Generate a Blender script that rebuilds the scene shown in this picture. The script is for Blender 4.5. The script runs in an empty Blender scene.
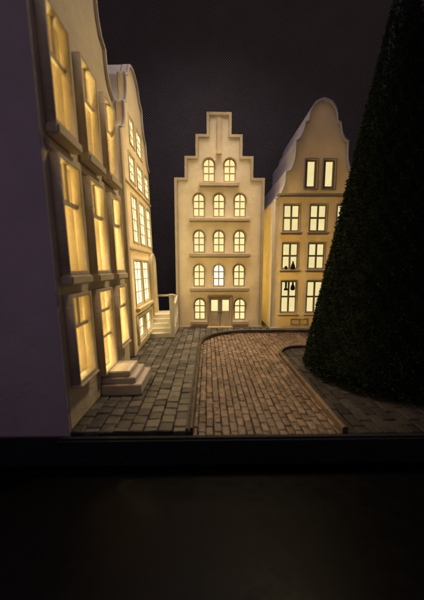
import bpy, bmesh, math, random
import numpy as np
from mathutils import Vector, Matrix
random.seed(7)
rng = np.random.default_rng(5)
D = bpy.data
SC = bpy.context.scene
COL = SC.collection
# The place is a table-top village: one unit is about five centimetres.
SC.unit_settings.scale_length = 0.05

# ------------------------------------------------------------------ helpers
def tag(o, label=None, cat=None, group=None, kind=None):
    if label: o['label'] = label
    if cat: o['category'] = cat
    if group: o['group'] = group
    if kind: o['kind'] = kind
    return o

def empty(name, loc, rot=(0, 0, 0)):
    o = D.objects.new(name, None)
    o.location = loc
    o.rotation_euler = rot
    o.empty_display_size = .2
    COL.objects.link(o)
    return o

def link(name, me, mat, parent=None):
    o = D.objects.new(name, me)
    COL.objects.link(o)
    me.materials.clear()
    me.materials.append(mat)
    if parent: o.parent = parent
    return o

def mesh_from(verts, faces, smooth=False):
    me = D.meshes.new('m')
    me.from_pydata([tuple(v) for v in verts], [], [tuple(f) for f in faces])
    me.update()
    if smooth:
        me.polygons.foreach_set('use_smooth', [True] * len(me.polygons))
    return me

def plate_mesh(outline, holes=(), t=.05, off=0., bevel=.004):
    """Upright plate in the house frame: u -> X, v -> Z, facing -Y; off is its middle on Y."""
    cu = D.curves.new('c', 'CURVE')
    cu.dimensions = '2D'
    cu.fill_mode = 'BOTH'
    for poly in [outline] + list(holes):
        sp = cu.splines.new('POLY')
        sp.points.add(len(poly) - 1)
        for p, q in zip(sp.points, poly):
            p.co = (q[0], q[1], 0, 1)
        sp.use_cyclic_u = True
    cu.extrude = max(t / 2 - bevel, .0005)
    cu.bevel_depth = bevel
    cu.bevel_resolution = 1
    cu.offset = -bevel
    o = D.objects.new('tmp', cu)
    me = D.meshes.new_from_object(o)
    D.objects.remove(o)
    D.curves.remove(cu)
    for v in me.vertices:
        x, y, z = v.co
        v.co = (x, off - z, y)
    bm = bmesh.new()
    bm.from_mesh(me)
    bmesh.ops.remove_doubles(bm, verts=bm.verts, dist=1e-5)
    bmesh.ops.recalc_face_normals(bm, faces=bm.faces)
    bm.to_mesh(me)
    bm.free()
    return me

def plate(name, outline, mat, parent, holes=(), t=.05, off=0., bevel=.004):
    return link(name, plate_mesh(outline, holes, t, off, bevel), mat, parent)

def boxes_mesh(lst, bevel=.006, seg=2):
    bm = bmesh.new()
    for (x0, x1, y0, y1, z0, z1) in lst:
        r = bmesh.ops.create_cube(bm, size=1)
        bmesh.ops.transform(bm, verts=r['verts'], matrix=Matrix.Translation(((x0+x1)/2, (y0+y1)/2, (z0+z1)/2)) @ Matrix.Diagonal((x1-x0, y1-y0, z1-z0, 1)))
    if bevel:
        bmesh.ops.bevel(bm, geom=list(bm.edges), offset=bevel, segments=seg, affect='EDGES', clamp_overlap=True)
    me = D.meshes.new('b')
    bm.to_mesh(me)
    bm.free()
    return me

def boxes(name, lst, mat, parent=None, bevel=.006, seg=2):
    return link(name, boxes_mesh(lst, bevel, seg), mat, parent)

def rect(u0, u1, v0, v1): return [(u0, v0), (u1, v0), (u1, v1), (u0, v1)]

def arch(u0, u1, v0, v1, rise=None, n=10):
    r = (u1-u0)/2
    rise = r if rise is None else rise
    c = (u0+u1)/2
    pts = [(u0, v0), (u1, v0)]
    for i in range(n+1):
        a = math.pi*i/n
        pts.append((c+r*math.cos(a), v1-rise+rise*math.sin(a)))
    return pts

def clip_poly(poly, a, b, c):
    """keep a*x+b*y<=c"""
    out = []
    for i in range(len(poly)):
        p, q = poly[i], poly[(i+1) % len(poly)]
        dp, dq = a*p[0]+b*p[1]-c, a*q[0]+b*q[1]-c
        if dp <= 0: out.append(p)
        if (dp < 0 < dq) or (dq < 0 < dp):
            t = dp/(dp-dq)
            out.append((p[0]+t*(q[0]-p[0]), p[1]+t*(q[1]-p[1])))
    return out

def inset(poly, d):
    """offset a simple CCW polygon inwards by d (mitred)."""
    n = len(poly)
    out = []
    for i in range(n):
        p0, p1, p2 = Vector(poly[i-1]), Vector(poly[i]), Vector(poly[(i+1) % n])
        e1, e2 = (p1-p0).normalized(), (p2-p1).normalized()
        n1, n2 = Vector((-e1.y, e1.x)), Vector((-e2.y, e2.x))
        m = n1+n2
        k = m.length_squared
        m = m*(2/k) if k > .3 else n1
        out.append(tuple(p1+m*d*1.0) if k > .3 else tuple(p1+n1*d))
    return out

def smooth_line(pts, n=5):
    out = []
    P = [Vector(p) for p in pts]
    for i in range(len(P)-1):
        p0 = P[max(i-1, 0)]; p1 = P[i]; p2 = P[i+1]; p3 = P[min(i+2, len(P)-1)]
        for k in range(n):
            t = k/n
            q = .5*((2*p1)+(p2-p0)*t+(2*p0-5*p1+4*p2-p3)*t*t+(3*p1-p0-3*p2+p3)*t**3)
            out.append(tuple(q))
    out.append(tuple(P[-1]))
    return out

# ---------------------------------------------------------------- materials
def newmat(name):
    m = D.materials.new(name)
    m.use_nodes = True
    nt = m.node_tree
    b = nt.nodes['Principled BSDF']
    return m, nt, b

def N(nt, t, **k):
    n = nt.nodes.new(t)
    for a, v in k.items():
        if a in n.inputs: n.inputs[a].default_value = v
        else: setattr(n, a, v)
    return n

def ramp(nt, fac, cols):
    r = nt.nodes.new('ShaderNodeValToRGB')
    e = r.color_ramp.elements
    while len(e) < len(cols): e.new(.5)
    for el, (p, c) in zip(e, cols):
        el.position = p
        el.color = (*c, 1)
    nt.links.new(fac, r.inputs[0])
    return r

def ceramic(name, base, var=.06, sss=0., radius=(.35, .22, .08), sscale=.1, rough=.55, bump=.25):
    m, nt, b = newmat(name)
    tc = N(nt, 'ShaderNodeTexCoord')
    n1 = N(nt, 'ShaderNodeTexNoise', Scale=3.1, Detail=5., Roughness=.6)
    nt.links.new(tc.outputs['Object'], n1.inputs['Vector'])
    dark = tuple(c*(1-var*2.2) for c in base)
    lite = tuple(min(1, c*(1+var)) for c in base)
    r = ramp(nt, n1.outputs['Fac'], [(.28, dark), (.7, lite)])
    nt.links.new(r.outputs[0], b.inputs['Base Color'])
    n2 = N(nt, 'ShaderNodeTexNoise', Scale=38., Detail=6., Roughness=.65)
    nt.links.new(tc.outputs['Object'], n2.inputs['Vector'])
    n3 = N(nt, 'ShaderNodeTexNoise', Scale=7., Detail=3.)
    nt.links.new(tc.outputs['Object'], n3.inputs['Vector'])
    add = N(nt, 'ShaderNodeMath', operation='MULTIPLY_ADD')
    nt.links.new(n3.outputs['Fac'], add.inputs[0]); add.inputs[1].default_value = 1.6
    nt.links.new(n2.outputs['Fac'], add.inputs[2])
    bp = N(nt, 'ShaderNodeBump', Strength=bump, Distance=.012)
    nt.links.new(add.outputs[0], bp.inputs['Height'])
    nt.links.new(bp.outputs[0], b.inputs['Normal'])
    rr = N(nt, 'ShaderNodeMapRange'); rr.inputs['To Min'].default_value = rough-.1; rr.inputs['To Max'].default_value = rough+.15
    nt.links.new(n1.outputs['Fac'], rr.inputs['Value'])
    nt.links.new(rr.outputs[0], b.inputs['Roughness'])
    b.inputs['Specular IOR Level'].default_value = .3
    if sss:
        b.inputs['Subsurface Weight'].default_value = sss
        b.inputs['Subsurface Radius'].default_value = radius
        b.inputs['Subsurface Scale'].default_value = sscale
        b.subsurface_method = 'RANDOM_WALK'
    return m

RAD = (1.0, .92, .74)
M = {}
M['porcelain'] = ceramic('thin warm porcelain', (.81, .75, .63), sss=1., radius=RAD, sscale=.15, bump=.6, var=.06)
M['trim'] = ceramic('thick porcelain moulding', (.70, .59, .42), var=.07, bump=.4)
M['frame'] = ceramic('cream glazed window frame', (.52, .38, .19), var=.05, bump=.12)
M['paleframe'] = ceramic('pale glazed frame', (.86, .74, .50), var=.05, bump=.12)
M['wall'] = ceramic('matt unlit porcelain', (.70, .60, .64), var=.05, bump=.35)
M['inner'] = ceramic('raw inner ceramic', (.80, .74, .58), var=.02, bump=.04)
M['step'] = ceramic('step porcelain', (.66, .58, .49), var=.06, bump=.5)
M['stair'] = ceramic('stair porcelain', (.85, .78, .62), var=.04)
M['roof'] = ceramic('lilac grey gable back', (.78, .71, .66), var=.06)

def glow(name, col, strength, scale=6., var=.12):
    m, nt, b = newmat(name)
    nt.nodes.remove(b)
    out = nt.nodes['Material Output']
    tc = N(nt, 'ShaderNodeTexCoord')
    n = N(nt, 'ShaderNodeTexNoise', Scale=scale, Detail=4.)
    nt.links.new(tc.outputs['Object'], n.inputs['Vector'])
    r = ramp(nt, n.outputs['Fac'], [(.3, tuple(c*(1-var) for c in col)), (.7, col)])
    e = N(nt, 'ShaderNodeEmission', Strength=strength)
    nt.links.new(r.outputs[0], e.inputs[0])
    nt.links.new(e.outputs[0], out.inputs['Surface'])
    return m
M['pane_centre'] = glow('lit pane cream', (.97, .82, .38), 1.15)
M['pane_white'] = glow('lit pane with bulb behind', (1., .93, .70), 1.35)
M['pane_right'] = glow('lit pane pale', (.96, .80, .38), .98)
M['pane_left'] = glow('lit pane bright', (1., .86, .42), 2.5)
M['flame'] = glow('candle flame', (1., .6, .2), 14.)

def stone(name, cols, spec, rough, bump=.5, tile_scale=9.):
    m, nt, b = newmat(name)
    tc = N(nt, 'ShaderNodeTexCoord')
    geo = N(nt, 'ShaderNodeNewGeometry')
    wn = N(nt, 'ShaderNodeTexNoise', Scale=14., Detail=5., Roughness=.7)
    nt.links.new(tc.outputs['Object'], wn.inputs['Vector'])
    mix = N(nt, 'ShaderNodeMath', operation='MULTIPLY_ADD')
    nt.links.new(geo.outputs['Random Per Island'], mix.inputs[0]); mix.inputs[1].default_value = .55
    s = N(nt, 'ShaderNodeMath', operation='MULTIPLY'); s.inputs[1].default_value = .5
    nt.links.new(wn.outputs['Fac'], s.inputs[0])
    nt.links.new(s.outputs[0], mix.inputs[2])
    r = ramp(nt, mix.outputs[0], [(.2, cols[0]), (.5, cols[1]), (.8, cols[2])])
    nt.links.new(r.outputs[0], b.inputs['Base Color'])
    n2 = N(nt, 'ShaderNodeTexNoise', Scale=70., Detail=6., Roughness=.7)
    nt.links.new(tc.outputs['Object'], n2.inputs['Vector'])
    n4 = N(nt, 'ShaderNodeTexNoise', Scale=24., Detail=3.)
    nt.links.new(tc.outputs['Object'], n4.inputs['Vector'])
    ad = N(nt, 'ShaderNodeMath', operation='MULTIPLY_ADD'); ad.inputs[1].default_value = 2.
    nt.links.new(n4.outputs['Fac'], ad.inputs[0]); nt.links.new(n2.outputs['Fac'], ad.inputs[2])
    bp = N(nt, 'ShaderNodeBump', Strength=bump, Distance=.01)
    nt.links.new(ad.outputs[0], bp.inputs['Height'])
    nt.links.new(bp.outputs[0], b.inputs['Normal'])
    rr = N(nt, 'ShaderNodeMapRange'); rr.inputs['To Min'].default_value = rough-.12; rr.inputs['To Max'].default_value = rough+.2
    nt.links.new(wn.outputs['Fac'], rr.inputs['Value'])
    nt.links.new(rr.outputs[0], b.inputs['Roughness'])
    b.inputs['Specular IOR Level'].default_value = spec
    return m
M['brick'] = stone('glazed brown paving brick', [(.085, .050, .031), (.155, .094, .060), (.25, .16, .105)], 1., .25)
M['slab'] = stone('worn grey paving slab', [(.030, .027, .025), (.075, .066, .057), (.17, .148, .122)], .8, .32)
M['slab_dark'] = stone('dark grey slab', [(.022, .018, .016), (.04, .033, .028), (.065, .053, .043)], .4, .45)  # darker slab colour for the side pavement
M['joint'] = stone('dark joint', [(.015, .012, .010), (.022, .018, .014), (.03, .024, .02)], .2, .7)
M['kerb'] = stone('worn kerb', [(.04, .027, .018), (.07, .048, .032), (.12, .085, .056)], .7, .34)
M['kerb_brown'] = stone('brown kerb stone', [(.075, .045, .028), (.12, .075, .047), (.18, .115, .075)], .7, .36)
M['board'] = stone('dark board edge', [(.010, .010, .014), (.016, .016, .022), (.024, .022, .03)], .3, .55)
M['table'] = stone('dark varnished table', [(.002, .002, .002), (.003, .003, .002), (.005, .004, .003)], .15, .35, bump=.05)
M['dark'] = ceramic('dark ornament', (.03, .022, .015), bump=.1)

# woven cloth of the backdrop
m, nt, b = newmat('dark woven cloth')
tc = N(nt, 'ShaderNodeTexCoord')
mp = N(nt, 'ShaderNodeMapping'); mp.inputs['Rotation'].default_value = (0, math.radians(45), 0)
nt.links.new(tc.outputs['Object'], mp.inputs['Vector'])
w1 = N(nt, 'ShaderNodeTexWave', Scale=8.5, Distortion=2.2, Detail=2.); w1.bands_direction = 'X'
w2 = N(nt, 'ShaderNodeTexWave', Scale=8.5, Distortion=2.2, Detail=2.); w2.bands_direction = 'Z'
for w in (w1, w2): nt.links.new(mp.outputs[0], w.inputs['Vector'])
mul = N(nt, 'ShaderNodeMath', operation='MULTIPLY')
nt.links.new(w1.outputs['Fac'], mul.inputs[0]); nt.links.new(w2.outputs['Fac'], mul.inputs[1])
nn = N(nt, 'ShaderNodeTexNoise', Scale=2., Detail=6.)
nt.links.new(tc.outputs['Object'], nn.inputs['Vector'])
mm = N(nt, 'ShaderNodeMath', operation='MULTIPLY_ADD'); mm.inputs[1].default_value = .2
nt.links.new(nn.outputs['Fac'], mm.inputs[0]); nt.links.new(mul.outputs[0], mm.inputs[2])
r = ramp(nt, mm.outputs[0], [(.1, (.15, .135, .125)), (.6, (.34, .30, .265)), (1., (.62, .55, .48))])
nt.links.new(r.outputs[0], b.inputs['Base Color'])
bp = N(nt, 'ShaderNodeBump', Strength=.7, Distance=.02)
nt.links.new(mm.outputs[0], bp.inputs['Height']); nt.links.new(bp.outputs[0], b.inputs['Normal'])
b.inputs['Roughness'].default_value = .9
b.inputs['Specular IOR Level'].default_value = .1
M['cloth'] = m

# foliage
m, nt, b = newmat('dark bristle needles')
geo = N(nt, 'ShaderNodeNewGeometry')
r = ramp(nt, geo.outputs['Random Per Island'], [(0., (.006, .011, .004)), (.6, (.012, .024, .007)), (1., (.024, .044, .012))])
nt.links.new(r.outputs[0], b.inputs['Base Color'])
b.inputs['Roughness'].default_value = .7
b.inputs['Specular IOR Level'].default_value = .12
M['needle'] = m
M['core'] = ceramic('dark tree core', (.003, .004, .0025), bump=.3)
M['trunk'] = ceramic('brown trunk', (.06, .04, .025))

# ------------------------------------------------------------- the setting
FRONT = 1.507
def g_outer(x, y):
    """signed distance (+outside) and outward normal of the road's outer border"""
    cx, cy, R = .65, 3.34, .75
    if x < cx and y > cy:
        dx, dy = x-cx, y-cy
        l = math.hypot(dx, dy) or 1e-6
        return l-R, (dx/l, dy/l)
    a, c = -.10-x, y-4.09
    return (a, (-1, 0)) if a > c else (c, (0, 1))

def g_walk(x, y):
    cx, cy, R = 1.20, 2.94, .35
    if x < cx and y > cy:
        dx, dy = x-cx, y-cy
        l = math.hypot(dx, dy) or 1e-6
        return l-R, (dx/l, dy/l)
    a, c = .85-x, y-3.29
    return (a, (-1, 0)) if a > c else (c, (0, 1))

def tiles(regions, x0, x1, y0, y1, w, l, z, gap=.006, bev=.008, hvar=.004, dome=.003, wob=.003, cont='y'):
    """paving laid in columns running away from the camera, cross joints staggered.
    regions: list of (sdf, sign): keep sign*sdf<0"""
    V, Fc = [], []
    ncol = int((x1-x0)/w)+1
    for i in range(ncol):
        off = (i % 2)*.5*l+random.uniform(-.06, .06)*l
        y = y0-off
        while y < y1:
            ll = l*random.uniform(.93, 1.07)
            ax, bx, ay, by = x0+i*w+gap/2, x0+(i+1)*w-gap/2, y+gap/2, y+ll-gap/2
            y += ll
            j = lambda: random.uniform(-wob, wob)
            poly = [(ax+j(), ay+j()), (bx+j(), ay+j()), (bx+j(), by+j()), (ax+j(), by+j())]
            poly = clip_poly(poly, 0, -1, -FRONT)
            ok = len(poly) > 2
            for f, sg in regions:
                if not ok: break
                c = (sum(p[0] for p in poly)/len(poly), sum(p[1] for p in poly)/len(poly))
                d, n = f(*c)
                d *= sg; n = (n[0]*sg, n[1]*sg)
                if abs(d) < .15:
                    bp_ = (c[0]-n[0]*d, c[1]-n[1]*d)
                    poly = clip_poly(poly, n[0], n[1], n[0]*bp_[0]+n[1]*bp_[1]-.004)
                elif d > 0: poly = []
                ok = len(poly) > 2
            if not ok: continue
            cx = sum(p[0] for p in poly)/len(poly); cy = sum(p[1] for p in poly)/len(poly)
            area = abs(sum(poly[k][0]*poly[(k+1) % len(poly)][1]-poly[(k+1) % len(poly)][0]*poly[k][1] for k in range(len(poly))))/2
            if area < .0004: continue
            n = len(poly); s = len(V)
            zz = z+random.uniform(-hvar, hvar)
            tx, ty = random.uniform(-.045, .045), random.uniform(-.045, .045)
            for p in poly: V.append((p[0], p[1], z-.03))
            for p in poly: V.append((p[0], p[1], zz-bev+(p[0]-cx)*tx+(p[1]-cy)*ty))
            for p in poly:
                q = Vector((cx-p[0], cy-p[1])); L_ = q.length or 1
                k = min(bev*1.3/L_, .4)
                V.append((p[0]+q.x*k, p[1]+q.y*k, zz+(p[0]-cx)*tx+(p[1]-cy)*ty))
            V.append((cx, cy, zz+dome))
            for k in range(n):
                k2 = (k+1) % n
                Fc.append((s+k, s+k2, s+n+k2, s+n+k))
                Fc.append((s+n+k, s+n+k2, s+2*n+k2, s+2*n+k))
                Fc.append((s+2*n+k, s+2*n+k2, s+3*n))
    return mesh_from(V, Fc)

def sweep(path, prof, closed_ends=True):
    """path 2D points, prof [(offset to the left, z)...]"""
    V, Fc = [], []
    n = len(path); k = len(prof)
    for i, p in enumerate(path):
        a = Vector(path[max(i-1, 0)]); c = Vector(path[min(i+1, n-1)])
        t = (c-a).normalized(); nr = Vector((-t.y, t.x))
        for (o, z) in prof: V.append((p[0]+nr.x*o, p[1]+nr.y*o, z))
    for i in range(n-1):
        for j in range(k):
            j2 = (j+1) % k
            Fc.append((i*k+j, i*k+j2, (i+1)*k+j2, (i+1)*k+j))
    Fc.append(tuple(range(k))); Fc.append(tuple(reversed(range((n-1)*k, n*k))))
    me = mesh_from(V, Fc)
    bm = bmesh.new(); bm.from_mesh(me); bmesh.ops.recalc_face_normals(bm, faces=bm.faces); bm.to_mesh(me); bm.free()
    return me

def stones(path, prof, step=.22, gap=.004):
    """a kerb of separate stones laid along the path, one mesh"""
    L_ = [0.]
    for p, q in zip(path, path[1:]): L_.append(L_[-1]+math.hypot(q[0]-p[0], q[1]-p[1]))
    def at(d):
        for i in range(len(path)-1):
            if d <= L_[i+1]:
                t = (d-L_[i])/(L_[i+1]-L_[i])
                return (path[i][0]+t*(path[i+1][0]-path[i][0]), path[i][1]+t*(path[i+1][1]-path[i][1]))
        return path[-1]
    V, Fc = [], []
    d = 0.
    while d < L_[-1]-.02:
        e = min(d+step*random.uniform(.85, 1.15), L_[-1])
        dz = random.uniform(-.0015, .0015)
        sub = [at(d+gap/2+(e-d-gap)*k/5) for k in range(6)]
        me = sweep(sub, [(o, z+dz) for o, z in prof])
        b0 = len(V)
        V += [tuple(v.co) for v in me.vertices]
        Fc += [tuple(b0+i for i in p.vertices) for p in me.polygons]
        D.meshes.remove(me)
        d = e
    return mesh_from(V, Fc)

def rim(w, top, c=0., z0=-.08):
    h = w/2; b_ = w*.22
    return [(c-h, z0), (c+h, z0), (c+h, top-b_), (c+h-b_, top-b_*.25), (c+h*.3, top), (c-h*.3, top), (c-h+b_, top-b_*.25), (c-h, top-b_)]

ST = dict(kind='structure')
tag(boxes('base_board', [(-3.2, 3.9, 1.475, 5.85, -.20, -.055)], M['joint'], bevel=.01), **ST)
tag(boxes('board_edge', [(-3.2, 3.9, 1.455, 1.500, -.205, -.022)], M['board'], bevel=.012), **ST)
tag(boxes('table', [(-9, 11, -2, 12, -.45, -.21)], M['table'], bevel=0), **ST)
tag(boxes('backdrop', [(-9, 12, 5.9, 6.0, -.205, 9)], M['cloth'], bevel=0), **ST)
RZ = -.035
tag(link('street', tiles([(g_outer, 1), (g_walk, -1)], -.12, 3.6, 1.5, 4.2, .0520, .097, RZ, gap=.0035, bev=.0055, hvar=.0022, dome=.003), M['brick']), **ST)
tag(link('pavement', tiles([(g_outer, -1)], -1.05, 3.6, 1.5, 5.6, .092, .090, -.004, gap=.0045, bev=.005, hvar=.003, dome=.0015, wob=.003), M['slab']), **ST)
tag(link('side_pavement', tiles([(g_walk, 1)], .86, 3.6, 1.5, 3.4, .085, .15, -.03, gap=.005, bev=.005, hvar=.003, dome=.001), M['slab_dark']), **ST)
path = [(-.10, FRONT+.002+i*.2) for i in range(10)]
path += [(.65-.75*math.cos(a), 3.34+.75*math.sin(a)) for a in [i*math.pi/2/24 for i in range(25)]]
path += [(.9+i*.3, 4.09) for i in range(10)]
k1 = tag(link('kerb', stones(path, rim(.020, .014, .006)), M['kerb']), **ST)
k2 = tag(link('outer_kerb', stones(path, rim(.017, .010, .034)), M['kerb']), **ST)
path = [(.85, FRONT+.002+i*.2) for i in range(8)]
path += [(1.20-.35*math.cos(a), 2.94+.35*math.sin(a)) for a in [i*math.pi/2/16 for i in range(17)]]
path += [(1.4+i*.3, 3.29) for i in range(8)]
tag(link('side_kerb', stones(path, rim(.036, .010, -.012)), M['kerb_brown']), **ST)

# ------------------------------------------------------------------ windows
def window(parent, outer, panes, frame_mat, pane_mat, recess=.03, t=.03, pane_box=None, name='window'):
    f = plate(name, outer, frame_mat, parent, holes=panes, t=t, off=recess+t/2, bevel=.003)
    if pane_mat:
        x0, x1, z0, z1 = pane_box
        p = boxes('pane', [(x0, x1, recess+t*.62, recess+t*.62+.008, z0, z1)], pane_mat, f, bevel=0)
    return f

def grid(u0, u1, v0, v1, cols, rows, fr=.018, mu=.012, heights=None):
    hs = heights or [1]*rows
    H = v1-v0-2*fr-mu*(rows-1); W = (u1-u0-2*fr-mu*(cols-1))/cols
    out = []; v = v0+fr
    for h in hs:
        hh = H*h/sum(hs); u = u0+fr
        for c in range(cols):
            out.append(rect(u, u+W, v, v+hh)); u += W+mu
        v += hh+mu
    return out

def arch_panes(u0, u1, v0, v1, fr=.018, mu=.016):
    """2 x 3 panes, the top row following a round arch"""
    a = arch(u0+fr, u1-fr, v0+fr, v1-fr, n=14)
    W = u1-u0; c = (u0+u1)/2
    rows = [(v0+fr, v0+.36*(v1-v0)-mu/2), (v0+.36*(v1-v0)+mu/2, v0+.66*(v1-v0)-mu/2), (v0+.66*(v1-v0)+mu/2, v1)]
    out = []
    for z0, z1 in rows:
        for (x0, x1) in ((u0, c-mu/2), (c+mu/2, u1)):
            p = clip_poly(a, 1, 0, x1); p = clip_poly(p, -1, 0, -x0)
            p = clip_poly(p, 0, 1, z1); p = clip_poly(p, 0, -1, -z0)
            q = []
            for k in p:
                if not q or math.hypot(k[0]-q[-1][0], k[1]-q[-1][1]) > .002: q.append(k)
            if len(q) > 2: out.append(q)
    return out

def sill(parent, u0, u1, v0, v1, d=.045, mat=None):
    return boxes('sill', [(u0, u1, -d, .0, v0+.012, v1), (u0+.012, u1-.012, -d*.6, 0, v0, v0+.0125)], mat or M['trim'], parent, bevel=.006)

def lamp(name, loc, power, col=(1., .75, .40), rad=.05):
    l = D.lights.new(name, 'POINT'); l.energy = power; l.color = col; l.shadow_soft_size = rad
    o = D.objects.new(name, l); o.location = loc; COL.objects.link(o)
    return o

def house_shell(root, outline, eave, x0, x1, depth, t, side_mat, roof_mat):
    """side walls, the gable-shaped roof behind the facade, back wall; facade spans Y 0..t"""
    i = .004
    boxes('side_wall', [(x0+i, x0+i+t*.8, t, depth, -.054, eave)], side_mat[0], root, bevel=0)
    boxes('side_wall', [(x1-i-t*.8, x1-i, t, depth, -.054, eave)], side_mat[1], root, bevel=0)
    up = [p for p in outline if p[1] >= eave+.002]
    ou = [(x1-i, eave+.001)]+up+[(x0+i, eave+.001)]
    ou = [(min(max(p[0], x0+i), x1-i), p[1]-i) if p[1] > eave+.01 else p for p in ou]
    cc = (x0+x1)/2
    inn = [(cc+(p[0]-cc)*.93, eave+.001+(p[1]-eave-.001)*.955) for p in ou]
    plate('roof', ou+list(reversed(inn)), roof_mat, root, t=depth-t-.002, off=t+(depth-t)/2+.001, bevel=.0015)
    bo = [(x0+.01, -.01), (x1-.01, -.01), (x1-.01, eave)]+[(min(max(p[0]*1., x0+.01), x1-.01), p[1]-.01) for p in up]+[(x0+.01, eave)]
    plate('back_wall', bo, M['inner'], root, t=.04, off=depth+.021, bevel=.001)

# ------------------------------------------------------------- centre house
CH = empty('stepped_gable_house', (0, 4.35, 0))
tag(CH, 'cream house with stepped gable, arched lit windows and double door, in the middle', 'house', 'lit porcelain town houses round the square')
x0, x1 = -.535, .910
s = [(x1, 0), (x1, 2.424), (.722, 2.424), (.722, 2.748), (.545, 2.748), (.545, 3.07), (.37, 3.07), (.37, 3.39), (-.017, 3.39), (-.017, 3.07), (-.192, 3.07), (-.192, 2.748), (-.368, 2.748), (-.368, 2.424), (x0, 2.424), (x0, 0)]
out = s
cols3 = [(-.243, -.049), (.082, .277), (.42, .619)]
win = [(-.080, .113, 2.363, 2.727), (.250, .447, 2.365, 2.729)]
for z0, z1 in ((1.821, 2.195), (1.250, 1.615), (.689, 1.066)):
    win += [(a, b, z0, z1) for a, b in cols3]
win += [(-.239, -.040, .122, .491), (.438, .640, .120, .489)]
door = (.012, .392, .008, .522)
holes = [arch(*w, n=14) for w in win]
fac_out = [(x1, door[2]-.02)]+s[1:-1]+[(x0, door[2]-.02)]
T = .07
plate('facade', fac_out, M['porcelain'], CH, holes=holes+[rect(*door)], t=T, off=T/2, bevel=.004)
for i, w in enumerate(win):
    a = (w[0]+.0015, w[1]-.0015, w[2]+.0015, w[3]-.0015)
    bright = (i == 9)
    window(CH, arch(*a, n=14), arch_panes(*a), M['frame'], M['pane_white'] if bright else M['pane_centre'], recess=.012, t=.03,
           pane_box=(a[0]+.01, a[1]-.01, a[2]+.01, a[3]-.01))
for w in win:                                   # thin raised hood round each arch
    o_ = arch(w[0]-.010, w[1]+.010, w[2]+.19, w[3]+.010, n=16)
    q = arch(w[0]-.001, w[1]+.001, w[2]+.19, w[3]+.001, n=16)
    # open band over the arch only
    band = o_[1:]+[o_[0]]+[q[0]]+list(reversed(q[1:]))
    plate('hood_mould', band, M['frame'], CH, t=.007, off=-.003, bevel=.002)
sill(CH, -.141, .499, 2.279, 2.347)
sill(CH, -.307, .686, 1.738, 1.795)
sill(CH, -.313, .696, 1.169, 1.231)
sill(CH, -.305, .692, .604, .668)
sill(CH, -.291, -.002, .035, .105)
sill(CH, .408, .685, .035, .105)
# border along the gable
bi = inset(s, .045)
ou = s
band = list(ou)+list(reversed([(p[0], max(p[1], 0)) for p in bi]))
plate('gable_border', band, M['trim'], CH, t=.018, off=-.0085, bevel=.004)
boxes('pilaster', [(.143, .209, -.03, .0, 2.80, 3.30), (.131, .221, -.045, .0, 2.765, 2.80)], M['trim'], CH)
boxes('plinth', [(x0-.01, door[0]-.035, -.028, .0, -.01, .022)], M['trim'], CH)
boxes('plinth', [(door[1]+.035, x1+.01, -.028, 0, -.01, .022)], M['trim'], CH)
# double door
df = plate('door_frame', rect(door[0]-.022, door[1]+.022, -.005, door[3]+.022), M['frame'], CH, holes=[rect(door[0]+.004, door[1]-.004, .012, door[3]-.004)], t=.03, off=-.008)
mid = (door[0]+door[1])/2
for (a, b_) in ((door[0]+.006, mid-.004), (mid+.004, door[1]-.006)):
    gl = rect(a+.036, b_-.034, .276, .464)
    lf = plate('door', rect(a, b_, .014, door[3]-.006), M['trim'], CH, holes=[gl], t=.03, off=.022)
    boxes('pane', [(a+.03, b_-.03, .026, .034, .27, .47)], M['pane_centre'], lf, bevel=0)
    boxes('door_panel', [(a+.04, b_-.038, .000, .010, .045, .235)], M['trim'], lf, bevel=.004)
    hx = b_-.016 if a < mid-.05 else a+.016
    boxes('handle', [(hx-.006, hx+.006, -.008, .008, .235, .262)], M['dark'], lf, bevel=.003)
boxes('door_step', [(door[0]-.03, door[1]+.03, -.06, 0, -.01, .012)], M['trim'], CH)
boxes('door_mullion', [(mid-.0035, mid+.0035, -.004, .02, .014, door[3]-.006)], M['frame'], CH, bevel=.001)
house_shell(CH, out, 2.42, x0, x1, 1.1, T, (M['wall'], M['wall']), M['roof'])
lamp('centre_house_upper_bulb', (.2, 5.15, 2.0), 7.)
lamp('centre_house_bulb', (.2, 5.2, .9), 19.)

# -------------------------------------------------------------- right house
RH = empty('bell_gable_house', (0, 4.15, 0))
tag(RH, 'tan house with curved bell gable and square-paned windows, partly hidden by the dark tree', 'house', 'lit porcelain town houses round the square')
c = 1.72
low = smooth_line([(1.03, 2.05), (1.095, 2.115), (1.150, 2.22), (1.172, 2.32), (1.175, 2.455)], 4)
top = smooth_line([(1.245, 2.475), (1.292, 2.57), (1.315, 2.70), (1.318, 2.90)], 4)
cap = smooth_line([(1.37, 2.93), (1.42, 3.02), (1.45, 3.16)], 4)
crown = smooth_line([(1.50, 3.18), (1.52, 3.32), (1.60, 3.44), (1.72, 3.49)], 5)
left = [(1.03, 0)]+low+top+cap+crown
right = [(2*c-p[0], p[1]) for p in reversed(left[:-1])]
s = list(reversed(left+right))                   # CCW, from the right foot
s = [(p[0], p[1]) for p in s]
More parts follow.
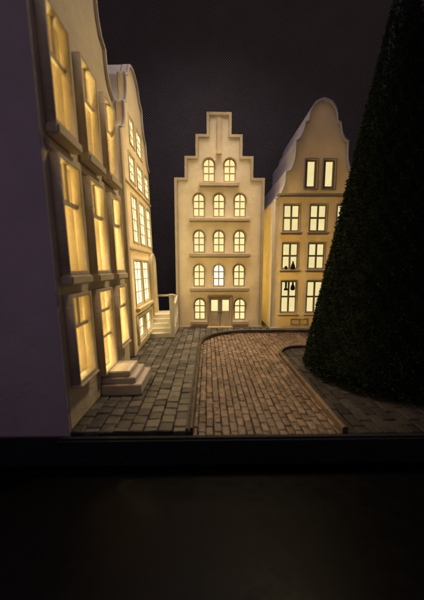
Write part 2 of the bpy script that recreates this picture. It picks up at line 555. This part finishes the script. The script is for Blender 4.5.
# ensure order: right foot, up the right side, crown, down to left foot
s = list(reversed(left+right))
fac_out = s
rows = [(1.568, 1.976), (.984, 1.391), (.277, .793)]
colsr = [(1.172, 1.428), (1.586, 1.850), (2.006, 2.268)]
holes = [rect(1.483, 1.666, 2.211, 2.631), rect(1.762, 1.945, 2.211, 2.631)]
wins = [(a, b_, z0, z1) for z0, z1 in rows for a, b_ in colsr]
holes += [rect(*w) for w in wins]
plate('facade', [(p[0], p[1]) for p in s], M['porcelain'], RH, holes=holes, t=T, off=T/2)
for w in ((1.483, 1.666, 2.211, 2.631), (1.762, 1.945, 2.211, 2.631)):
    a = (w[0]+.0015, w[1]-.0015, w[2]+.0015, w[3]-.0015)
    window(RH, rect(*a), [rect(a[0]+.038, a[1]-.034, a[2]+.035, a[3]-.022)], M['frame'], M['pane_right'], recess=.01, pane_box=(a[0]+.01, a[1]-.01, a[2]+.01, a[3]-.01))
    plate('surround', rect(w[0]-.02, w[1]+.02, w[2]-.024, w[3]+.02), M['trim'], RH, holes=[rect(*w)], t=.016, off=-.007)
for w in wins:
    a = (w[0]+.0015, w[1]-.0015, w[2]+.0015, w[3]-.0015)
    window(RH, rect(*a), grid(*a, 2, 2, fr=.018, mu=.028, heights=[1.05, 1]), M['frame'], M['pane_right'], recess=.01, pane_box=(a[0]+.01, a[1]-.01, a[2]+.01, a[3]-.01))
    sill(RH, w[0]-.045, w[1]+.045, w[2]-.052, w[2]-.016, d=.05)
    plate('surround', rect(w[0]-.013, w[1]+.013, w[2]-.012, w[3]+.014), M['trim'], RH, holes=[rect(*w)], t=.012, off=-.005)
boxes('string_course', [(1.05, 2.39, -.03, 0, 2.098, 2.135), (1.05, 2.39, -.018, 0, 2.085, 2.098)], M['trim'], RH)
bi = [(c+(p[0]-c)*.955, 2.04+(p[1]-2.04)*.972) for p in s]
ip = [i for i, p in enumerate(s) if p[1] >= 2.04]
band = [s[i] for i in ip]+[bi[i] for i in reversed(ip)]
plate('gable_border', band, M['roof'], RH, t=.03, off=-.013, bevel=.005)
boxes('plinth', [(1.01, 2.43, -.045, 0, -.012, .045)], M['trim'], RH)
for a in (1.344, 2.0):
    plate('cellar_vent', rect(a, a+.29, .072, .178), M['trim'], RH, holes=[rect(a+.02, a+.138, .092, .158), rect(a+.152, a+.27, .092, .158)], t=.016, off=-.007)
house_shell(RH, s, 2.06, 1.03, 2.41, 1.35, T, (M['porcelain'], M['wall']), M['roof'])
lamp('right_house_bulb', (1.75, 4.9, .8), 13., (1., .78, .48))
lamp('right_house_upper_bulb', (1.7, 4.95, 1.9), 4.)
# small dark things standing and hanging in its windows
def silhouette(name, pts, x, y, z, label, cat):
    """a little turned figure: profile (radius, height)"""
    V, Fc = [], []; n = 14
    for r_, h in pts:
        for k in range(n):
            a = 2*math.pi*k/n
            V.append((r_*math.cos(a), r_*.5*math.sin(a), h))
    for i in range(len(pts)-1):
        for k in range(n):
            k2 = (k+1) % n
            Fc.append((i*n+k, i*n+k2, (i+1)*n+k2, (i+1)*n+k))
    Fc.append(tuple(reversed(range(n)))); Fc.append(tuple(range((len(pts)-1)*n, len(pts)*n)))
    o = link(name, mesh_from(V, Fc, True), M['dark']); o.location = (x, y, z)
    return tag(o, label, cat)
silhouette('figurine', [(.036, 0), (.038, .02), (.034, .05), (.018, .085), (.008, .125)], 1.345, 4.135, .984, 'dark pointed figurine on the ledge of a window of the bell-gabled house', 'ornament')
silhouette('pot', [(.020, 0), (.026, .02), (.022, .035), (.006, .05)], 1.235, 4.135, .984, 'small dark rounded pot beside the pointed figurine in the bell-gabled house', 'ornament')
silhouette('hanging_bell', [(.020, 0), (.038, .02), (.034, .06), (.018, .09), (.012, .14)], 1.355, 4.135, .645, 'dark bell-shaped ornament hanging beside the slim lantern in the bell-gabled house\'s lowest window', 'ornament')
silhouette('hanging_lantern', [(.030, 0), (.031, .01), (.030, .03), (.016, .035), (.016, .12), (.02, .14)], 1.245, 4.135, .645, 'dark slim lantern hanging in the left half of the bell-gabled house\'s lowest window', 'ornament')

# ---------------------------------------------------------- left, far house
LEAN = math.radians(1.6)
def left_root(name, X): return empty(name, (X, 0, 0), (-LEAN, 0, math.radians(90)))
H2 = left_root('narrow_gabled_house', -.84)
tag(H2, 'bright yellow-cream house with many-paned windows and a railed staircase at its far end', 'house', 'lit porcelain town houses round the square')
y0, y1 = 2.86, 4.19
c2 = (y0+y1)/2
left = [(y0, 0)]+smooth_line([(y0, 2.44), (y0+.10, 2.50), (y0+.15, 2.62), (y0+.16, 2.78)], 4)+smooth_line([(y0+.24, 2.82), (y0+.29, 2.95), (y0+.30, 3.15)], 4)+smooth_line([(y0+.40, 3.2), (y0+.50, 3.36), (c2, 3.42)], 4)
right = [(2*c2-p[0], p[1]) for p in reversed(left[:-1])]
s = list(reversed(left+right))
W2 = []
r2 = [(3.15, 3.37), (3.49, 3.76), (3.87, 4.12)]
for a, b_ in r2: W2.append((a, b_, 2.02, 2.31, 2, 3))
for a, b_ in r2: W2.append((a, b_, 1.31, 1.85, 2, 4))
for a, b_ in ((3.09, 3.41), (3.49, 3.79)): W2.append((a, b_, .55, 1.09, 2, 4))
for a, b_ in ((3.10, 3.37), (3.46, 3.76)): W2.append((a, b_, .13, .38, 2, 2))
for a, b_ in ((3.25, 3.44), (3.55, 3.80)): W2.append((a, b_, 2.46, 2.76, 2, 3))
portal = (3.90, 4.13, .285, 1.16)
plate('facade', s, M['porcelain'], H2, holes=[rect(*w[:4]) for w in W2]+[arch(*portal, n=14)], t=T, off=T/2)
for w in W2:
    a = (w[0]+.0015, w[1]-.0015, w[2]+.0015, w[3]-.0015)
    hts = [1, 1, .85, .6] if w[5] == 4 and w[2] < 1 else None
    window(H2, rect(*a), grid(*a, w[4], w[5], fr=.014, mu=.013, heights=hts), M['paleframe'], M['pane_left'], recess=.003, t=.014, pane_box=(a[0]+.01, a[1]-.01, a[2]+.01, a[3]-.01))
    plate('surround', rect(w[0]-.02, w[1]+.02, w[2]-.02, w[3]+.02), M['paleframe'], H2, holes=[rect(*w[:4])], t=.012, off=-.005)
sill(H2, 3.04, 3.86, .475, .525, d=.055, mat=M['paleframe'])
plate('cellar_surround', rect(3.04, 3.83, .07, .44), M['paleframe'], H2, holes=[rect(3.078, 3.39, .108, .402), rect(3.438, 3.782, .108, .402)], t=.03, off=-.014)
window(H2, arch(portal[0]+.002, portal[1]-.002, portal[2]+.002, portal[3]-.002, n=14),
       [arch(portal[0]+.03, portal[1]-.03, .95, portal[3]-.03, n=12)]+[rect(a, a+.075, z, z+.17) for a in (portal[0]+.03, portal[1]-.105) for z in (.36, .56, .76)],
       M['paleframe'], M['pane_left'], recess=.01, pane_box=(portal[0]+.01, portal[1]-.01, portal[2]+.03, portal[3]-.02), name='portal_door')
o_ = arch(portal[0]-.045, portal[1]+.045, .285, portal[3]+.05, n=16); q = arch(portal[0]-.004, portal[1]+.004, .285, portal[3]+.004, n=16)
plate('portal_frame', o_[1:]+[o_[0]]+[q[0]]+list(reversed(q[1:])), M['paleframe'], H2, t=.05, off=-.024, bevel=.006)
for z in (1.205, 1.93): boxes('string_course', [(y0+.076, y1-.01, -.018, 0, z, z+.03)], M['paleframe'], H2)
boxes('corner_strip', [(y0-.004, y0+.075, -.014, 0, 0, 2.43)], M['paleframe'], H2)
bi = [(c2+(p[0]-c2)*.95, 2.43+(p[1]-2.43)*.972) for p in s]
ip = [i for i, p in enumerate(s) if p[1] >= 2.43]
plate('gable_border', [s[i] for i in ip]+[bi[i] for i in reversed(ip)], M['roof'], H2, t=.03, off=-.013, bevel=.005)
house_shell(H2, s, 2.43, y0, y1, 1.0, T, (M['porcelain'], M['wall']), M['roof'])
# the stairs against it: world frame via the root's inverse is avoided, they are built in the house frame
# house frame: X = along the street, -Y = towards the square
steps = []
for i in range(5):
    a = 3.68+i*.062
    steps.append((a, 4.32 if i == 4 else 4.30, -.315-.002*i, -.003, -.01, .058*(i+1)))
boxes('staircase', steps, M['stair'], H2, bevel=.005)
bal = boxes('back_rail', [(4.285, 4.312, -.318, -.02, .53, .562), (4.288, 4.309, -.03, -.008, .28, .53), (4.288, 4.309, -.31, -.288, .28, .53)], M['stair'], H2, bevel=.005)
topc = smooth_line([(3.70, .60), (3.76, .585), (3.84, .50), (3.95, .455), (4.10, .47), (4.30, .545)], 4)
o_ = [(4.30, .0), (4.30, .545)]+list(reversed(topc))[1:]+[(3.66, .60), (3.66, .0)]
hl = []
for i in range(5):
    a = 3.725+i*.115
    zt = .43-.02*(1-abs(i-2)/2)
    zb = .06+.045*i
    hl.append(arch(a, a+.075, zb, min(zt, zb+.30), n=8))
plate('balustrade', o_, M['stair'], H2, holes=hl, t=.03, off=-.335, bevel=.005)
boxes('newel_post', [(3.648, 3.70, -.362, -.305, -.005, .615), (3.64, 3.708, -.368, -.299, .60, .625)], M['stair'], H2, bevel=.006)
lamp('far_left_house_upper_bulb', (-1.5, 3.5, 2.0), 20.)
lamp('far_left_house_bulb', (-1.45, 3.5, .7), 42., (1., .76, .38))

# --------------------------------------------------------- left, near house
H1 = left_root('bay_windowed_house', -.848)
tag(H1, 'nearest house with dark mauve side wall, deep amber box windows and three door steps', 'house', 'lit porcelain town houses round the square')
y0, y1 = 1.517, 2.745
c1 = (y0+y1)/2
left = [(y0, 0)]+smooth_line([(y0, 2.60), (y0+.10, 2.66), (y0+.15, 2.78), (y0+.16, 2.93)], 4)+smooth_line([(y0+.24, 2.97), (y0+.29, 3.10), (y0+.30, 3.3)], 4)+smooth_line([(y0+.36, 3.34), (y0+.45, 3.5), (c1, 3.56)], 4)
right = [(2*c1-p[0], p[1]) for p in reversed(left[:-1])]
s = list(reversed(left+right))
PC = [(1.556, 1.815), (1.945, 2.215), (2.345, 2.60)]
opens = []
for i, (a, b_) in enumerate(PC):
    opens.append((a, b_, .96, 1.645, 'mid'))
    opens.append((a, b_, 1.80, 2.44, 'up'))
    opens.append((a, b_, .165 if i == 1 else .275, .84, 'door' if i == 1 else 'low'))
M['brownwall'] = ceramic('brown cream porcelain', (.78, .67, .49), bump=.7, var=.08)
M['brownframe'] = ceramic('brown cream frame', (.76, .65, .46), bump=.6, var=.08)
plate('facade', s, M['brownwall'], H1, holes=[rect(o_[0]+.02, o_[1]-.02, o_[2]+.02, o_[3]-.02) for o_ in opens], t=.09, off=.045)
PJ = .062
for (a, b_, z0, z1, kd) in opens:
    nm = 'door' if kd == 'door' else 'window'
    # box surround standing out of the wall
    w = empty(nm, (0, 0, 0)); w.parent = H1
    fr = .014
    plate('box_frame', rect(a, b_, z0, z1), M['brownframe'], w, holes=[rect(a+fr, b_-.03, z0+.022, z1-.024)], t=PJ, off=-PJ/2-.0005, bevel=.005)
    iz0, iz1 = z0+.03, z1-.03
    ia, ib = a+.022, b_-.032
    H = iz1-iz0
    if kd == 'door':
        bars = [(ia-.02, ib+.02, iz0+H*.40, iz0+H*.44), (ia-.02, ib+.02, iz0+H*.74, iz0+H*.78)]
    else:
        bars = [(ia-.02, ib+.02, iz0+H*.62, iz0+H*.67), ((ia+ib)/2-.014, (ia+ib)/2+.014, iz0+H*.66, iz1+.02)]
    for p in bars: boxes('glazing_bar', [(p[0], p[1], -.030, .0, p[2], p[3])], M['brownframe'], w, bevel=.005)
    if kd in ('mid', 'up'):
        boxes('sill', [(a-.014, b_+.012, -PJ-.018, -.001, z0-.066, z0-.001)], M['brownframe'], H1, bevel=.012, seg=3)
    elif kd == 'low':
        boxes('sill', [(a-.004, b_+.006, -PJ-.010, -.001, z0-.022, z0-.001)], M['brownframe'], H1, bevel=.006)
boxes('cornice', [(y0+.02, y1-.01, -.02, 0, 1.665, 1.715)], M['brownframe'], H1, bevel=.006)
bi = [(c1+(p[0]-c1)*.95, 2.59+(p[1]-2.59)*.972) for p in s]
ip = [i for i, p in enumerate(s) if p[1] >= 2.59]
plate('gable_border', [s[i] for i in ip]+[bi[i] for i in reversed(ip)], M['roof'], H1, t=.03, off=-.013, bevel=.005)
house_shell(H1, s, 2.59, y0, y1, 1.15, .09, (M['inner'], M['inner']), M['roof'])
# steps at the door: three low stages
boxes('door_steps', [(1.965, 2.33, -.318, -.003, -.01, .080), (1.985, 2.29, -.272, -.003, .080, .130), (2.000, 2.25, -.226, -.003, .130, .178)], M['step'], H1, bevel=.006)
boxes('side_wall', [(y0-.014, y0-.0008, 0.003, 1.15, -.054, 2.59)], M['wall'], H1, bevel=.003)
lamp('near_house_bulb', (-1.5, 2.15, .35), 30., (1., .76, .34))
lamp('near_house_upper_bulb', (-1.5, 2.2, 1.5), 27., (1., .76, .34))

# --------------------------------------------------------------------- tree
TX, TY, TR, TH_ = 1.70, 2.50, .70, 3.8
TREE = empty('conical_tree', (TX, TY, -.03))
tag(TREE, 'tall black-green conical tree with bristly needles on the right pavement', 'tree')
V, Fc = [], []
n = 48; rings = 40
for i in range(rings+1):
    h = .05+(TH_-.05)*i/rings; r_ = max((TR-.045)*(1-h/TH_), .004)
    for k in range(n):
        a = 2*math.pi*k/n
        V.append((r_*math.cos(a), r_*math.sin(a), h))
for i in range(rings):
    for k in range(n):
        k2 = (k+1) % n
        Fc.append((i*n+k, i*n+k2, (i+1)*n+k2, (i+1)*n+k))
Fc.append(tuple(reversed(range(n)))); Fc.append(tuple(range(rings*n, rings*n+n)))
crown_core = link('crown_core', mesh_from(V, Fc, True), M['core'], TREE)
# tufts: little bent tetrahedral bristles
NT = 80000
u = rng.random(NT)
h = TH_*(1-np.sqrt(1-u*.998))
a = rng.random(NT)*2*np.pi
clump = .012*np.sin(a*23+h*31)+.010*np.sin(a*11-h*17+1.3)
rr = np.maximum(TR*(1-h/TH_)-.015+clump*.7+rng.normal(0, .006, NT), .002)
h = h+.03
P = np.stack([rr*np.cos(a), rr*np.sin(a), h], 1)
nrm = np.stack([np.cos(a), np.sin(a), np.full(NT, .18)], 1)
tan = np.stack([-np.sin(a), np.cos(a), np.zeros(NT)], 1)
up = np.cross(nrm, tan); up /= np.linalg.norm(up, axis=1)[:, None]
ln = rng.uniform(.010, .026, NT)[:, None]; wd = rng.uniform(.004, .008, NT)[:, None]
dirv = nrm+rng.normal(0, .5, (NT, 3)); dirv /= np.linalg.norm(dirv, axis=1)[:, None]
th = (rng.random(NT)*2*np.pi)[:, None]
e1 = tan*np.cos(th)+up*np.sin(th); e2 = -tan*np.sin(th)+up*np.cos(th)
v0 = P+e1*wd; v1 = P-e1*wd*.5+e2*wd*.87; v2 = P-e1*wd*.5-e2*wd*.87; v3 = P+dirv*ln
VV = np.stack([v0, v1, v2, v3], 1).reshape(-1, 3)
idx = (np.arange(NT)*4)[:, None]
FF = np.concatenate([idx+np.array([[0, 1, 3]]), idx+np.array([[1, 2, 3]]), idx+np.array([[2, 0, 3]])], 0)
me = D.meshes.new('crown')
me.from_pydata(VV.tolist(), [], FF.tolist()); me.update()
link('crown', me, M['needle'], TREE)
V, Fc = [], []
for i, (r_, z) in enumerate([(.30, 0), (.29, .015), (.12, .025), (.09, .06)]):
    for k in range(20):
        V.append((r_*math.cos(k*math.pi/10), r_*math.sin(k*math.pi/10), z))
for i in range(3):
    for k in range(20): Fc.append((i*20+k, i*20+(k+1) % 20, (i+1)*20+(k+1) % 20, (i+1)*20+k))
Fc.append(tuple(reversed(range(20)))); Fc.append(tuple(range(60, 80)))
link('trunk', mesh_from(V, Fc), M['trunk'], TREE)

# ------------------------------------------------------------------- lights
def area(name, loc, target, size, power, col, spread=180):
    l = D.lights.new(name, 'AREA'); l.shape = 'DISK'; l.size = size; l.energy = power; l.color = col; l.spread = math.radians(spread)
    o = D.objects.new(name, l); o.location = loc
    o.rotation_euler = (Vector(target)-Vector(loc)).to_track_quat('-Z', 'Y').to_euler()
    COL.objects.link(o)
    return o
area('warm_street_fill', (.3, 3.7, 4.8), (.3, 3.6, 0), .6, 17., (1., .74, .46), 54)  # added fill above the street, brightens the paving; not a real lamp
area('warm_facade_fill', (1.1, 3.1, 4.3), (-.85, 3.0, 1.0), .5, 15., (1., .74, .38), 90)  # fill added from the right to brighten the left-hand facades
area('cool_ceiling_light', (-.3, 3.4, 6.5), (0, 3.6, 0), 2., 14., (.84, .74, 1.), 120)

sl = area('right_house_side_fill', (1.55, 4.78, 1.05), (1.03, 4.70, 1.05), .4, 15., (1., .66, .16), 150)  # unseen panel added inside the house, lights only its yellow side wall
sl.data.shape = 'RECTANGLE'; sl.data.size = .3; sl.data.size_y = 1.9
area('cool_wall_fill', (-2.6, -2.2, 2.6), (-1.2, 1.5, 1.0), 1.2, .30, (.90, .58, 1.), 60)  # weak fill added behind the camera to lift the near side wall

w = D.worlds.new('World'); SC.world = w; w.use_nodes = True
bg = w.node_tree.nodes['Background']
bg.inputs[0].default_value = (.68, .54, .68, 1); bg.inputs[1].default_value = .08

# ------------------------------------------------------------------- camera
cam = D.cameras.new('camera'); co = D.objects.new('camera', cam); COL.objects.link(co)
F = 260.
TH = math.atan(32/F); YAW = math.atan(4*math.cos(TH)/F)
cam.sensor_fit = 'HORIZONTAL'; cam.sensor_width = 36; cam.lens = 36*F/424
cam.clip_start = .02; cam.clip_end = 100
cam.dof.use_dof = True; cam.dof.focus_distance = 4.0; cam.dof.aperture_fstop = 1.3
co.location = (0, 0, 1); co.rotation_euler = (math.radians(90)-TH, 0, -YAW)
SC.camera = co
SC.view_settings.view_transform = 'Standard'
SC.view_settings.look = 'None'
SC.view_settings.exposure = 0
SC.view_settings.gamma = 1
